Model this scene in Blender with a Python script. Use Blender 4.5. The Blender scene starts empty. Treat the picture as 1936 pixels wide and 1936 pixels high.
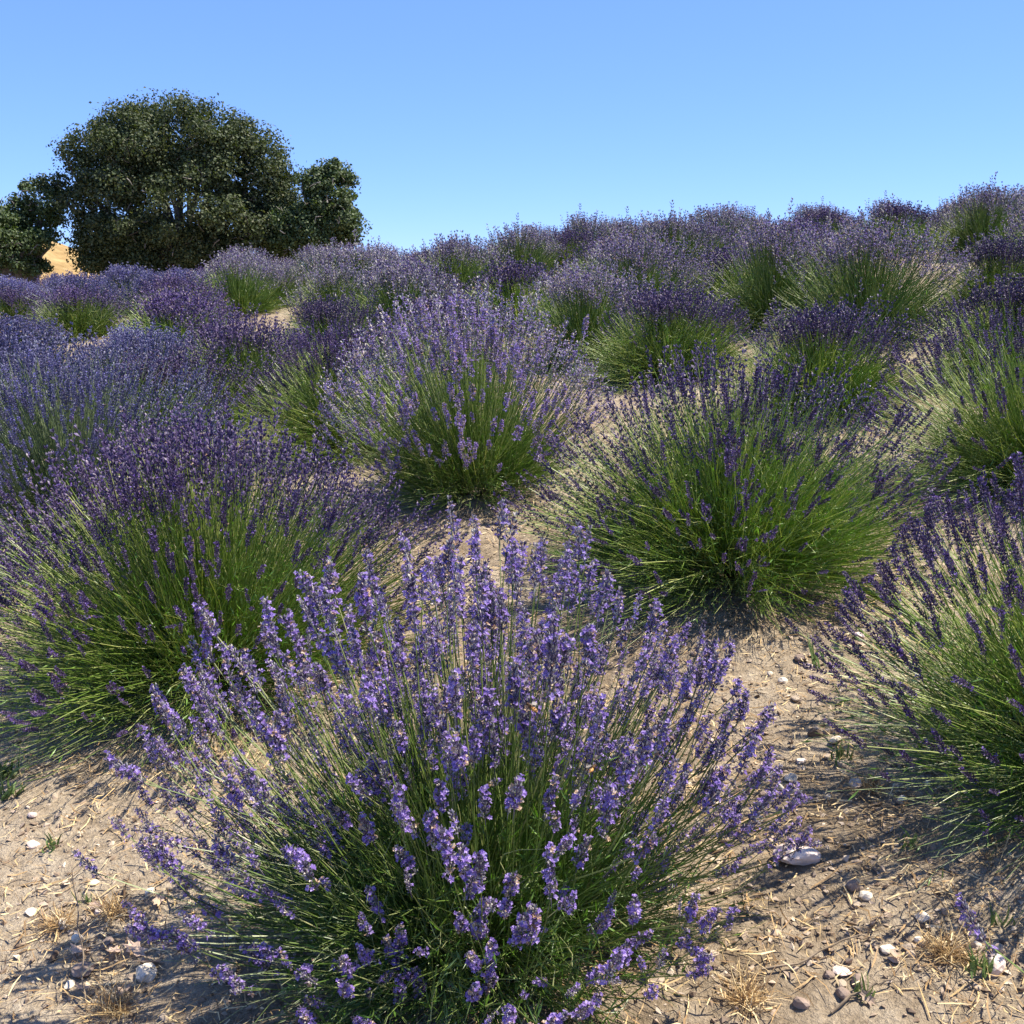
import bpy, math
import numpy as np
from mathutils import Matrix, Vector

# ------------------------------------------------------------------ camera, world, sun, exposure
S = bpy.context.scene
COL = S.collection
cam_d = bpy.data.cameras.new("camera")
cam_d.sensor_width = 36.0
cam_d.lens = 40.17
cam_d.clip_end = 3000
cam = bpy.data.objects.new("camera", cam_d)
COL.objects.link(cam)
cam.location = (0, 0, 1.6)
cam.rotation_euler = (math.radians(90 - 10.7), 0, 0)
S.camera = cam

SUN_DIR = Vector((0.47, 0.07, 0.88)).normalized()      # towards the sun: right, a little ahead, high
SUN_EL = math.asin(SUN_DIR.z)
SUN_AZ = math.atan2(SUN_DIR.x, SUN_DIR.y)              # from +Y towards +X
W = bpy.data.worlds.new("World")
S.world = W
W.use_nodes = True
wn = W.node_tree
wn.nodes.clear()
sky = wn.nodes.new("ShaderNodeTexSky")
sky.sky_type = 'NISHITA'
sky.sun_disc = False
sky.sun_elevation = SUN_EL
sky.sun_rotation = SUN_AZ
sky.altitude = 2500
sky.air_density = 1.0
sky.dust_density = 0.2
sky.ozone_density = 5.0
bg = wn.nodes.new("ShaderNodeBackground")
bg.inputs[1].default_value = 0.10
wo = wn.nodes.new("ShaderNodeOutputWorld")
tint = wn.nodes.new("ShaderNodeMix"); tint.data_type = 'RGBA'; tint.blend_type = 'MULTIPLY'
tint.inputs[0].default_value = 1.0; tint.inputs[7].default_value = (0.83, 0.905, 1.32, 1)
wn.links.new(sky.outputs[0], tint.inputs[6])
even = wn.nodes.new("ShaderNodeMix"); even.data_type = 'RGBA'     # a drier, evener blue than the bare model gives
even.inputs[0].default_value = 0.4; even.inputs[7].default_value = (1.05, 2.15, 4.7, 1)
wn.links.new(tint.outputs[2], even.inputs[6])
wn.links.new(even.outputs[2], bg.inputs[0])
wn.links.new(bg.outputs[0], wo.inputs[0])

sl = bpy.data.lights.new("sun", 'SUN')
sl.energy = 4.8
sl.angle = math.radians(0.53)
sl.color = (1.0, 0.93, 0.80)
so = bpy.data.objects.new("sun", sl)
COL.objects.link(so)
so.rotation_euler = SUN_DIR.to_track_quat('Z', 'Y').to_euler()

S.view_settings.view_transform = 'Standard'
S.view_settings.look = 'None'
S.view_settings.exposure = 1.12
S.view_settings.gamma = 1
S.view_settings.use_curve_mapping = False
S.render.engine = 'CYCLES'
S.cycles.max_bounces = 6
S.cycles.transparent_max_bounces = 4

# ------------------------------------------------------------------ helpers
def tag(o, label=None, cat=None, group=None, kind=None):
    if label: o["label"] = label
    if cat: o["category"] = cat
    if group: o["group"] = group
    if kind: o["kind"] = kind
    return o

def empty(name, loc, rot=(0, 0, 0), scale=1.0):
    o = bpy.data.objects.new(name, None)
    o.empty_display_size = 0.1
    o.location = loc
    o.rotation_euler = rot
    o.scale = (scale,) * 3
    COL.objects.link(o)
    return o

def mesh(name, V, F, mats, M=None, smooth=False):
    """V (n,3) float, F (m,3) int triangles, M (m,) material index"""
    V = np.ascontiguousarray(V, dtype=np.float32)
    F = np.ascontiguousarray(F, dtype=np.int32)
    me = bpy.data.meshes.new(name)
    me.vertices.add(len(V)); me.vertices.foreach_set("co", V.ravel())
    me.loops.add(len(F) * 3); me.loops.foreach_set("vertex_index", F.ravel())
    me.polygons.add(len(F))
    me.polygons.foreach_set("loop_start", np.arange(0, len(F) * 3, 3, dtype=np.int32))
    for m in mats: me.materials.append(m)
    if M is not None:
        me.polygons.foreach_set("material_index", np.ascontiguousarray(M, dtype=np.int32))
    me.polygons.foreach_set("use_smooth", np.full(len(F), smooth, dtype=bool))
    me.update(calc_edges=True)
    return me

def link(name, me, parent=None):
    o = bpy.data.objects.new(name, me)
    COL.objects.link(o)
    if parent is not None: o.parent = parent
    return o

def join(parts):
    """parts: list of (V,F,M) -> one"""
    Vs, Fs, Ms, k = [], [], [], 0
    for V, F, M in parts:
        Vs.append(V); Fs.append(F + k); Ms.append(M); k += len(V)
    return np.concatenate(Vs), np.concatenate(Fs), np.concatenate(Ms)

def bake(variants, T, pick):
    """place variants[pick[i]] by 4x4 T[i]; vectorised"""
    out = []
    for k, (V, F, M) in enumerate(variants):
        t = T[pick == k]
        if len(t) == 0: continue
        P = np.einsum('nij,vj->nvi', t[:, :3, :3], V) + t[:, None, :3, 3]
        n = len(t)
        FF = (F[None] + (np.arange(n) * len(V))[:, None, None]).reshape(-1, 3)
        out.append((P.reshape(-1, 3), FF, np.tile(M, n)))
    return join(out)

def norm(a): return a / np.maximum(np.linalg.norm(a, axis=-1, keepdims=True), 1e-9)

def frames(d, rng, spin=True):
    """rotation matrices whose z axis is d (n,3)"""
    d = norm(d)
    up = np.where(np.abs(d[:, 2:3]) > .95, np.array([[1., 0, 0]]), np.array([[0, 0, 1.]]))
    x = norm(np.cross(up, d)); y = np.cross(d, x)
    if spin:
        a = rng.uniform(0, 2 * np.pi, len(d))[:, None]
        x, y = x * np.cos(a) + y * np.sin(a), -x * np.sin(a) + y * np.cos(a)
    return np.stack([x, y, d], axis=2)

def xform(R, t, s):
    n = len(R)
    T = np.zeros((n, 4, 4)); T[:, 3, 3] = 1
    T[:, :3, :3] = R * np.asarray(s).reshape(n, 1, -1)
    T[:, :3, 3] = t
    return T

def tubes(P, r, sides=3):
    """P (n,k,3) centre lines, r (n,k) radii"""
    n, k, _ = P.shape
    d = norm(P[:, -1] - P[:, 0])
    R = frames(d, np.random.default_rng(1), False)
    a = np.arange(sides) * 2 * np.pi / sides
    ring = R[:, None, :, 0] * np.cos(a)[None, :, None] + R[:, None, :, 1] * np.sin(a)[None, :, None]
    V = P[:, :, None, :] + ring[:, None] * r[:, :, None, None]
    i = np.arange(k - 1)[:, None] * sides; j = np.arange(sides)[None]
    j2 = (j + 1) % sides
    q = np.stack([i + j, i + j2, i + sides + j2, i + sides + j], -1).reshape(-1, 4)
    F = np.concatenate([q[:, [0, 1, 2]], q[:, [0, 2, 3]]])
    FF = (F[None] + (np.arange(n) * k * sides)[:, None, None]).reshape(-1, 3)
    return V.reshape(-1, 3), FF, np.zeros(len(FF), int)

# smooth value noise
_T = np.random.default_rng(7).random((256, 256))
def vnoise(x, y):
    xi = np.floor(x).astype(int); yi = np.floor(y).astype(int)
    fx = x - xi; fy = y - yi
    fx = fx * fx * (3 - 2 * fx); fy = fy * fy * (3 - 2 * fy)
    g = lambda a, b: _T[a % 256, b % 256]
    return (g(xi, yi) * (1 - fx) * (1 - fy) + g(xi + 1, yi) * fx * (1 - fy)
            + g(xi, yi + 1) * (1 - fx) * fy + g(xi + 1, yi + 1) * fx * fy) * 2 - 1

def H0(x, y):
    """the hillside: climbs away and to the right, rolls over at the crest, dry hill far left"""
    x = np.asarray(x, float); y = np.asarray(y, float)
    yc = np.clip(y, 14, 34)
    g = np.where(y < 34, .109 * y, .109 * 34) - .109 * (yc - 14) ** 2 / 17
    z = g + 1.2 * np.tanh(x / 12) - .018 * np.clip(x - 1, 0, 30) * np.clip((y - 8) / 10, 0, 1)
    z = z + 6.6 * np.exp(-((x + 37) / 13) ** 2 - ((y - 78) / 16) ** 2)
    return z

def H(x, y):
    x = np.asarray(x, float); y = np.asarray(y, float)
    near = np.exp(-(np.maximum(y - 4, 0) / 6) ** 2)
    return (H0(x, y) + .020 * vnoise(x * 1.7 + 3, y * 1.7) + .010 * vnoise(x * 6, y * 6 + 9)
            + near * (.006 * vnoise(x * 19, y * 19) + .004 * vnoise(x * 45, y * 45)))

# ------------------------------------------------------------------ materials
def new_mat(name):
    m = bpy.data.materials.new(name); m.use_nodes = True
    nt = m.node_tree; nt.nodes.clear()
    return m, nt, nt.nodes, nt.links

def ramp_node(N, cols):
    r = N.new("ShaderNodeValToRGB")
    el = r.color_ramp.elements
    while len(el) < len(cols): el.new(0.5)
    for i, (p, c) in enumerate(cols):
        el[i].position = p; el[i].color = (*c, 1)
    return r

def plant_mat(name, cols, rough=.5, transl=.3, spec=.35, jitter=.35, tcol=(1, 1, 1)):
    """colour differs from piece to piece (each loose island) and from object to object"""
    m, nt, N, L = new_mat(name)
    geo = N.new("ShaderNodeNewGeometry"); oi = N.new("ShaderNodeObjectInfo")
    rp = ramp_node(N, cols)
    L.new(geo.outputs["Random Per Island"], rp.inputs[0])
    mr = N.new("ShaderNodeMapRange")
    mr.inputs[3].default_value = 1 - jitter; mr.inputs[4].default_value = 1 + jitter
    L.new(oi.outputs["Random"], mr.inputs[0])
    mul = N.new("ShaderNodeMix"); mul.data_type = 'RGBA'; mul.blend_type = 'MULTIPLY'; mul.inputs[0].default_value = 1
    L.new(rp.outputs[0], mul.inputs[6]); L.new(mr.outputs[0], mul.inputs[7])
    p = N.new("ShaderNodeBsdfPrincipled")
    p.inputs["Roughness"].default_value = rough
    p.inputs["Specular IOR Level"].default_value = spec
    L.new(mul.outputs[2], p.inputs["Base Color"])
    out = N.new("ShaderNodeOutputMaterial")
    if transl > 0:
        t = N.new("ShaderNodeBsdfTranslucent")
        tc = N.new("ShaderNodeMix"); tc.data_type = 'RGBA'; tc.blend_type = 'MULTIPLY'; tc.inputs[0].default_value = 1
        tc.inputs[7].default_value = (*tcol, 1)
        L.new(mul.outputs[2], tc.inputs[6]); L.new(tc.outputs[2], t.inputs[0])
        mx = N.new("ShaderNodeMixShader"); mx.inputs[0].default_value = transl
        L.new(p.outputs[0], mx.inputs[1]); L.new(t.outputs[0], mx.inputs[2]); L.new(mx.outputs[0], out.inputs[0])
    else:
        L.new(p.outputs[0], out.inputs[0])
    return m

def rock_mat(name, c1, c2, scale=30):
    m, nt, N, L = new_mat(name)
    tc = N.new("ShaderNodeTexCoord"); nz = N.new("ShaderNodeTexNoise")
    nz.inputs["Scale"].default_value = scale; nz.inputs["Detail"].default_value = 6
    L.new(tc.outputs["Object"], nz.inputs[0])
    geo = N.new("ShaderNodeNewGeometry"); ad = N.new("ShaderNodeMath"); ad.operation = 'ADD'
    sc = N.new("ShaderNodeMath"); sc.operation = 'MULTIPLY'; sc.inputs[1].default_value = .5
    sb = N.new("ShaderNodeMath"); sb.operation = 'SUBTRACT'; sb.inputs[1].default_value = .25
    L.new(geo.outputs["Random Per Island"], sc.inputs[0]); L.new(sc.outputs[0], sb.inputs[0])
    L.new(sb.outputs[0], ad.inputs[0]); L.new(nz.outputs[0], ad.inputs[1])
    rp = ramp_node(N, [(.25, c1), (.75, c2)])
    L.new(ad.outputs[0], rp.inputs[0])
    p = N.new("ShaderNodeBsdfPrincipled"); p.inputs["Roughness"].default_value = .9
    p.inputs["Specular IOR Level"].default_value = .15
    L.new(rp.outputs[0], p.inputs["Base Color"])
    b = N.new("ShaderNodeBump"); b.inputs["Strength"].default_value = .5; b.inputs["Distance"].default_value = .004
    L.new(nz.outputs[0], b.inputs["Height"]); L.new(b.outputs[0], p.inputs["Normal"])
    out = N.new("ShaderNodeOutputMaterial"); L.new(p.outputs[0], out.inputs[0])
    return m

GREEN_STEM = plant_mat("green_stem", [(0, (.075, .14, .022)), (.4, (.14, .22, .036)), (.8, (.27, .34, .10)), (1, (.48, .48, .24))], .42, .35, .5, .15, (1.2, 1.3, .5))
GREEN_STEM_B = plant_mat("bright_green_stem", [(0, (.11, .19, .022)), (.4, (.185, .275, .045)), (.8, (.32, .37, .12)), (1, (.52, .53, .22))], .42, .38, .5, .18, (1.25, 1.35, .45))
SILVER_STEM = plant_mat("silver_green_stem", [(0, (.10, .15, .06)), (.5, (.16, .22, .10)), (1, (.29, .34, .19))], .42, .25, .5, .15, (1.1, 1.2, .6))
LEAF = plant_mat("narrow_leaf", [(0, (.05, .11, .018)), (.5, (.10, .20, .03)), (.88, (.18, .31, .06)), (1, (.36, .44, .18))], .4, .3, .5, .2, (1.1, 1.4, .4))
CALYX_L = plant_mat("calyx_light", [(0, (.06, .045, .08)), (.35, (.16, .125, .19)), (.6, (.29, .26, .31)), (.8, (.38, .38, .33)), (.92, (.55, .50, .44)), (1, (.66, .58, .50))], .6, .2, .25, .2)
COROLLA_L = plant_mat("corolla_light", [(0, (.19, .11, .36)), (.5, (.32, .21, .54)), (1, (.52, .42, .70))], .5, .35, .25, .12)
WITHERED = plant_mat("withered_floret", [(0, (.28, .16, .10)), (.6, (.50, .36, .24)), (1, (.62, .52, .40))], .7, .25, .2, .1)
CALYX_D = plant_mat("calyx_dark", [(0, (.036, .020, .060)), (.5, (.078, .048, .125)), (.85, (.14, .10, .19)), (1, (.24, .20, .22))], .5, .15, .35, .3)
COROLLA_D = plant_mat("corolla_dark", [(0, (.11, .055, .26)), (.6, (.20, .11, .40)), (1, (.36, .24, .56))], .5, .3, .25, .2)
CALYX_B = plant_mat("calyx_blue", [(0, (.07, .06, .15)), (.5, (.13, .12, .235)), (.85, (.22, .21, .34)), (1, (.34, .35, .38))], .55, .2, .3, .25)
COROLLA_B = plant_mat("corolla_blue", [(0, (.16, .13, .45)), (1, (.34, .30, .70))], .5, .3, .25, .2)
WOOD = rock_mat("woody_base", (.06, .045, .03), (.16, .12, .08), 40)
STRAW = plant_mat("dry_straw", [(0, (.13, .08, .04)), (.35, (.38, .24, .11)), (.7, (.58, .42, .20)), (1, (.72, .58, .34))], .6, .2, .3, .15)
GRAVEL = rock_mat("gravel_stone", (.14, .095, .065), (.58, .47, .35), 20)
PALE_ROCK = rock_mat("pale_pink_rock", (.56, .42, .34), (.74, .61, .52), 18)
CREAM_ROCK = rock_mat("cream_rock", (.55, .46, .35), (.75, .66, .53), 25)
BROWN_ROCK = rock_mat("brown_rock", (.17, .12, .09), (.34, .26, .21), 30)
CLOD = rock_mat("dark_clod", (.07, .05, .035), (.16, .115, .085), 40)
DRY_LEAF = plant_mat("dry_leaf", [(0, (.56, .41, .30)), (1, (.56, .41, .30))], .6, .3, .3, .3)
HOSE = rock_mat("black_polythene", (.012, .012, .012), (.03, .028, .025), 50)
BARK = rock_mat("oak_bark", (.07, .06, .05), (.22, .20, .17), 6)
TWIG = rock_mat("dry_twig", (.10, .075, .05), (.30, .23, .16), 30)
OAK = plant_mat("oak_leaf", [(0, (.024, .038, .014)), (.45, (.050, .070, .025)), (.85, (.088, .108, .044)), (1, (.14, .14, .08))], .6, .25, .3, .1, (1.1, 1.2, .4))
OAK_Y = plant_mat("young_oak_leaf", [(0, (.028, .050, .014)), (.45, (.055, .090, .024)), (.85, (.09, .13, .036)), (1, (.13, .16, .06))], .6, .22, .5, .1, (1.1, 1.3, .4))

def ground_mat():
    m, nt, N, L = new_mat("dry_soil")
    tc = N.new("ShaderNodeTexCoord")
    def noise(scale, det=6, rough=.6, off=0):
        mp = N.new("ShaderNodeMapping"); mp.inputs[1].default_value = (off, off * .7, 0)
        n = N.new("ShaderNodeTexNoise"); n.inputs["Scale"].default_value = scale
        n.inputs["Detail"].default_value = det; n.inputs["Roughness"].default_value = rough
        L.new(tc.outputs["Object"], mp.inputs[0]); L.new(mp.outputs[0], n.inputs[0]); return n
    n1 = noise(1.1); n2 = noise(14, 8, .7, 4); n3 = noise(90, 4, .6, 8)
    a = ramp_node(N, [(.33, (.09, .065, .042)), (.43, (.24, .185, .125)), (.53, (.37, .30, .215)), (.66, (.50, .43, .33))])
    mixv = N.new("ShaderNodeMath"); mixv.operation = 'MULTIPLY_ADD'; mixv.inputs[1].default_value = .55
    s2 = N.new("ShaderNodeMath"); s2.operation = 'MULTIPLY'; s2.inputs[1].default_value = .45
    L.new(n2.outputs[0], s2.inputs[0]); L.new(n1.outputs[0], mixv.inputs[0]); L.new(s2.outputs[0], mixv.inputs[2])
    L.new(mixv.outputs[0], a.inputs[0])
    fine = ramp_node(N, [(.3, (.72, .70, .68)), (.7, (1.15, 1.13, 1.1))])
    L.new(n3.outputs[0], fine.inputs[0])
    mul = N.new("ShaderNodeMix"); mul.data_type = 'RGBA'; mul.blend_type = 'MULTIPLY'; mul.inputs[0].default_value = 1
    L.new(a.outputs[0], mul.inputs[6]); L.new(fine.outputs[0], mul.inputs[7])
    # beyond the field the slopes are covered in golden dry grass
    sep = N.new("ShaderNodeSeparateXYZ"); L.new(tc.outputs["Object"], sep.inputs[0])
    mr = N.new("ShaderNodeMapRange"); mr.inputs[1].default_value = 34; mr.inputs[2].default_value = 48
    L.new(sep.outputs[1], mr.inputs[0])
    g = noise(.6, 8, .7, 2)
    gr = ramp_node(N, [(.35, (.22, .14, .055)), (.65, (.42, .29, .13))]); L.new(g.outputs[0], gr.inputs[0])
    mx = N.new("ShaderNodeMix"); mx.data_type = 'RGBA'
    L.new(mr.outputs[0], mx.inputs[0]); L.new(mul.outputs[2], mx.inputs[6]); L.new(gr.outputs[0], mx.inputs[7])
    p = N.new("ShaderNodeBsdfPrincipled"); p.inputs["Roughness"].default_value = .95
    p.inputs["Specular IOR Level"].default_value = .1
    L.new(mx.outputs[2], p.inputs["Base Color"])
    add = N.new("ShaderNodeMath"); add.operation = 'MULTIPLY_ADD'; add.inputs[1].default_value = .35
    L.new(n3.outputs[0], add.inputs[0]); L.new(n2.outputs[0], add.inputs[2])
    b = N.new("ShaderNodeBump"); b.inputs["Strength"].default_value = 1.0; b.inputs["Distance"].default_value = .035
    L.new(add.outputs[0], b.inputs["Height"]); L.new(b.outputs[0], p.inputs["Normal"])
    out = N.new("ShaderNodeOutputMaterial"); L.new(p.outputs[0], out.inputs[0])
    return m
SOIL = ground_mat()

# ------------------------------------------------------------------ ground: one sheet, fine near the camera
def axis(lo, hi, step, far_lo, far_hi):
    core = np.arange(lo, hi, step)
    up = []; v = hi; s = step
    while v < far_hi: up.append(v); s *= 1.07; v += s
    up.append(far_hi)
    dn = []; v = lo; s = step
    while v > far_lo:
        s *= 1.12; v -= s; dn.append(max(v, far_lo))
    return np.unique(np.concatenate([dn[::-1], core, up]))
gx = axis(-1.9, 2.4, .024, -900, 900)
gy = axis(1.0, 4.2, .024, -300, 1500)
X, Y = np.meshgrid(gx, gy)
Z = H(X, Y)
nx, ny = len(gx), len(gy)
V = np.stack([X, Y, Z], -1).reshape(-1, 3)
ii = (np.arange(ny - 1)[:, None] * nx + np.arange(nx - 1)[None]).ravel()
F = np.concatenate([np.stack([ii, ii + 1, ii + nx + 1], 1), np.stack([ii, ii + nx + 1, ii + nx], 1)])
g = link("ground", mesh("ground", V, F, [SOIL], smooth=True))
tag(g, kind="structure")

# ------------------------------------------------------------------ rocks
def ico(sub):
    t = (1 + 5 ** .5) / 2
    V = norm(np.array([(-1, t, 0), (1, t, 0), (-1, -t, 0), (1, -t, 0), (0, -1, t), (0, 1, t), (0, -1, -t), (0, 1, -t), (t, 0, -1), (t, 0, 1), (-t, 0, -1), (-t, 0, 1)], float))
    F = np.array([(0, 11, 5), (0, 5, 1), (0, 1, 7), (0, 7, 10), (0, 10, 11), (1, 5, 9), (5, 11, 4), (11, 10, 2), (10, 7, 6), (7, 1, 8), (3, 9, 4), (3, 4, 2), (3, 2, 6), (3, 6, 8), (3, 8, 9), (4, 9, 5), (2, 4, 11), (6, 2, 10), (8, 6, 7), (9, 8, 1)])
    for _ in range(sub):
        V = list(map(tuple, V)); cache = {}; G = []
        def mid(a, b):
            k = (min(a, b), max(a, b))
            if k not in cache:
                p = np.array(V[a]) + np.array(V[b]); p /= np.linalg.norm(p); V.append(tuple(p)); cache[k] = len(V) - 1
            return cache[k]
        for a, b, c in F:
            x, y, z = mid(a, b), mid(b, c), mid(c, a)
            G += [(a, x, z), (b, y, x), (c, z, y), (x, y, z)]
        V = np.array(V); F = np.array(G)
    return np.array(V), np.array(F)
ICO0, ICO1, ICO2 = ico(0), ico(1), ico(2)

def rock_arrays(rng, base, flat=.55, cut=5):
    V, F = base[0].copy(), base[1]
    for _ in range(cut):                                   # chop facets off
        n = norm(rng.normal(size=3)); d = rng.uniform(.55, .9)
        k = V @ n - d
        V -= np.where(k > 0, k, 0)[:, None] * n
    V *= 1 + rng.normal(0, .03, (len(V), 1))
    V *= np.array([1, rng.uniform(.6, .95), flat])
    return V, F, np.zeros(len(F), int)

rg = np.random.default_rng(11)
peb = [rock_arrays(rg, ICO0, rg.uniform(.35, .8), 3) for _ in range(14)]
OCT = (np.array([(1, 0, 0), (-1, 0, 0), (0, 1, 0), (0, -1, 0), (0, 0, 1), (0, 0, -1.)]),
       np.array([(0, 2, 4), (2, 1, 4), (1, 3, 4), (3, 0, 4), (2, 0, 5), (1, 2, 5), (3, 1, 5), (0, 3, 5)]))
grit = []
for _ in range(10):
    v_ = OCT[0] * rg.uniform(.6, 1.2, (6, 1)) * [1, rg.uniform(.5, .9), rg.uniform(.3, .7)] + rg.normal(0, .12, (6, 3))
    grit.append((v_, OCT[1], np.zeros(8, int)))

def scatter(rng, n, rmin, rmax, dens=1.6):
    """positions spread over the ground in front of the camera, thinning with distance"""
    u = rng.random(n)
    r = (rmin ** (2 - dens) + u * (rmax ** (2 - dens) - rmin ** (2 - dens))) ** (1 / (2 - dens))
    a = rng.uniform(-.72, .72, n)
    x = r * np.sin(a); y = r * np.cos(a)
    return x, y, r

def bare(x, y):
    """1 where the wheel path is trodden bare, 0 where litter lies thick"""
    a = np.clip(1 - np.hypot((x + .92) / .30, (y - 1.72) / .62), 0, 1)
    b = np.clip(1 - np.hypot((x - .62) / .26, (y - 1.75) / .42), 0, 1)
    return np.clip(2.2 * np.maximum(a, b), 0, 1)

# gravel and crumbs of soil
rng = np.random.default_rng(21)
n = 31000
x, y, r = scatter(rng, n, 1.1, 12, 1.7)
keep = (vnoise(x * 4, y * 4) + rng.random(n) * 1.3 > -.1) & (rng.random(n) > bare(x, y) * .8)
x, y, r = x[keep], y[keep], r[keep]; n = len(x)
s = .0028 + .010 * rng.random(n) ** 3 + .0009 * r * rng.random(n)
R = frames(norm(rng.normal(0, .35, (n, 3)) + [0, 0, 1]), rng)
T = xform(R, np.stack([x, y, H(x, y) + s * .25], 1), s)
V, F, M = bake(grit, T, rng.integers(0, len(grit), n))
o = link("gravel", mesh("gravel", V, F, [GRAVEL])); tag(o, "small gravel and crumbs of soil strewn over the dry ground", "gravel", kind="stuff")
n = 17000
x, y, r = scatter(rng, n, 1.1, 9, 1.7)
keep = (rng.random(n) > bare(x, y)); x, y, r = x[keep], y[keep], r[keep]; n = len(x)
s = .004 + .013 * rng.random(n) ** 2
R = frames(norm(rng.normal(0, .5, (n, 3)) + [0, 0, 1]), rng)
T = xform(R, np.stack([x, y, H(x, y) + s * .1], 1), s)
V, F, M = bake(grit, T, rng.integers(0, len(grit), n))
o = link("soil_crumbs", mesh("soil_crumbs", V, F, [rock_mat("soil_crumb", (.13, .09, .06), (.44, .34, .25), 30)])); tag(o, "loose brown crumbs of dry soil between the bushes", "soil", kind="stuff")

# straw and chaff
def straws(rng, x, y, L, w, lift=.35, bend=.25, zoff=0.0):
    n = len(x)
    a = rng.uniform(0, 2 * np.pi, n); el = np.abs(rng.normal(0, lift, n))
    d = np.stack([np.cos(a) * np.cos(el), np.sin(a) * np.cos(el), np.sin(el)], 1)
    sd = norm(np.stack([-np.sin(a), np.cos(a), rng.normal(0, .6, n)], 1))
    b = rng.normal(0, bend, n)
    P = []
    for t in (0, .5, 1):
        c = d * (L * (t - .4))[:, None] + np.cross(d, sd) * (L * b * (t - t * t))[:, None] + sd * (L * b * .8 * (t - t * t))[:, None]
        P.append(c)
    P = np.stack(P, 1)
    P[:, :, 0] += x[:, None]; P[:, :, 1] += y[:, None]
    gz = H(P[:, :, 0], P[:, :, 1])
    P[:, :, 2] = np.maximum(P[:, :, 2] * .8, 0) + gz + .003 + zoff * rng.random(n)[:, None]
    hw = (w / 2)[:, None, None] * sd[:, None, :] * np.array([.6, 1, .3])[None, :, None]
    VV = np.stack([P - hw, P + hw], 2).reshape(-1, 3)
    f = np.array([(0, 1, 3), (0, 3, 2), (2, 3, 5), (2, 5, 4)])
    FF = (f[None] + (np.arange(n) * 6)[:, None, None]).reshape(-1, 3)
    return VV, FF, np.zeros(len(FF), int)
n = 50000
x, y, r = scatter(rng, n, 1.1, 9, 1.6)
keep = (vnoise(x * 3 + 5, y * 3) + rng.random(n) * 1.4 > -.1) & (rng.random(n) > bare(x, y) * .85)
x, y = x[keep], y[keep]; n = len(x)
big = rng.random(n) < .12
V, F, M = straws(rng, x, y, np.where(big, 1.6, 1) * rng.uniform(.010, .075, n) * rng.uniform(.5, 1, n), rng.uniform(.0014, .0048, n), .3, .6, .016)
o = link("straw_litter", mesh("straw_litter", V, F, [STRAW])); tag(o, "dry straw and chaff littering the ground between the bushes", "straw", kind="stuff")

# ------------------------------------------------------------------ flower spikes
def spindle(base, tip, rad, sides=4, at=.45):
    d = tip - base; L = np.linalg.norm(d); d = d / L
    up = np.array([1., 0, 0]) if abs(d[2]) > .9 else np.array([0, 0, 1.])
    x = np.cross(up, d); x /= np.linalg.norm(x); y = np.cross(d, x)
    c = base + d * L * at
    ring = [c + rad * (x * math.cos(2 * math.pi * k / sides) + y * math.sin(2 * math.pi * k / sides)) for k in range(sides)]
    V = np.array([base, *ring, tip]); F = []
    for k in range(sides):
        a, b = 1 + k, 1 + (k + 1) % sides
        F += [(0, b, a), (sides + 1, a, b)]
    return V, np.array(F)

def floret(rng, p, d, size, petals=5):
    d = norm(d)
    up = np.array([1., 0, 0]) if abs(d[2]) > .9 else np.array([0, 0, 1.])
    x = np.cross(up, d); x /= np.linalg.norm(x); y = np.cross(d, x)
    V, F = [], []
    a0 = rng.uniform(0, 6.28)
    for k in range(petals):
        a = a0 + 2 * math.pi * k / petals + rng.normal(0, .15)
        u = x * math.cos(a) + y * math.sin(a); v = np.cross(d, u)
        s = size * rng.uniform(.8, 1.2); n = len(V)
        V += [p, p + u * s * .55 + v * s * .36 + d * s * .55, p + u * s + d * s * rng.uniform(.2, .6), p + u * s * .55 - v * s * .36 + d * s * .55]
        F += [(n, n + 1, n + 2), (n, n + 2, n + 3)]
    return np.array(V), np.array(F)

def spike(rng, L=.085, whorls=7, m=8, open_p=.45, wither_p=.14, crad=.0024, clen=.0095, rad=.0055, fl=.0055, sides=4, petals=5, low=.5, stem=True):
    parts = []
    zs = list(np.linspace(0, 1, whorls))
    if rng.random() < low: zs = [-.30 * rng.uniform(.9, 1.5)] + zs
    bendx, bendy = rng.normal(0, .05, 2) * L
    for zi, t in enumerate(zs):
        tt = max(t, 0)
        prof = (.55 + 1.0 * math.sin(math.pi * (.15 + .72 * (1 - tt)))) * .75
        if t < 0: prof = .7
        mm = max(min(3, m), int(m * (prof ** .5) * rng.uniform(.8, 1.1)))
        if t < 0: mm = max(min(3, m), mm - 2)
        for k in range(mm):
            a = 2 * math.pi * (k + rng.uniform(-.3, .3)) / mm + zi * .6
            out = np.array([math.cos(a), math.sin(a), 0])
            tilt = math.radians(rng.uniform(25, 62) * (1 - .45 * tt))
            d = out * math.sin(tilt) + np.array([0, 0, 1]) * math.cos(tilt)
            c = np.array([bendx * t * t, bendy * t * t, t * L + rng.normal(0, .0016)])
            b = c + out * rad * .35 * prof
            ln = clen * rng.uniform(.75, 1.15) * (.6 + .5 * prof)
            v, f = spindle(b, b + d * (ln + rad * .4), crad * rng.uniform(.8, 1.15), sides, .6)
            parts.append((v, f, np.zeros(len(f), int)))
            if rng.random() < open_p * (.35 if t > .93 else 1):
                v, f = floret(rng, b + d * (ln + rad * .3), d + rng.normal(0, .3, 3), fl * rng.uniform(.75, 1.2), petals)
                parts.append((v, f, np.full(len(f), 2 if rng.random() < wither_p else 1)))
    v, f = spindle(np.array([0, 0, -.5 * L]), np.array([bendx * .6, bendy * .6, L * .95]), .0016, 3, .4)
    parts.append((v, f, np.zeros(len(f), int)))
    return join(parts)

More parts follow.
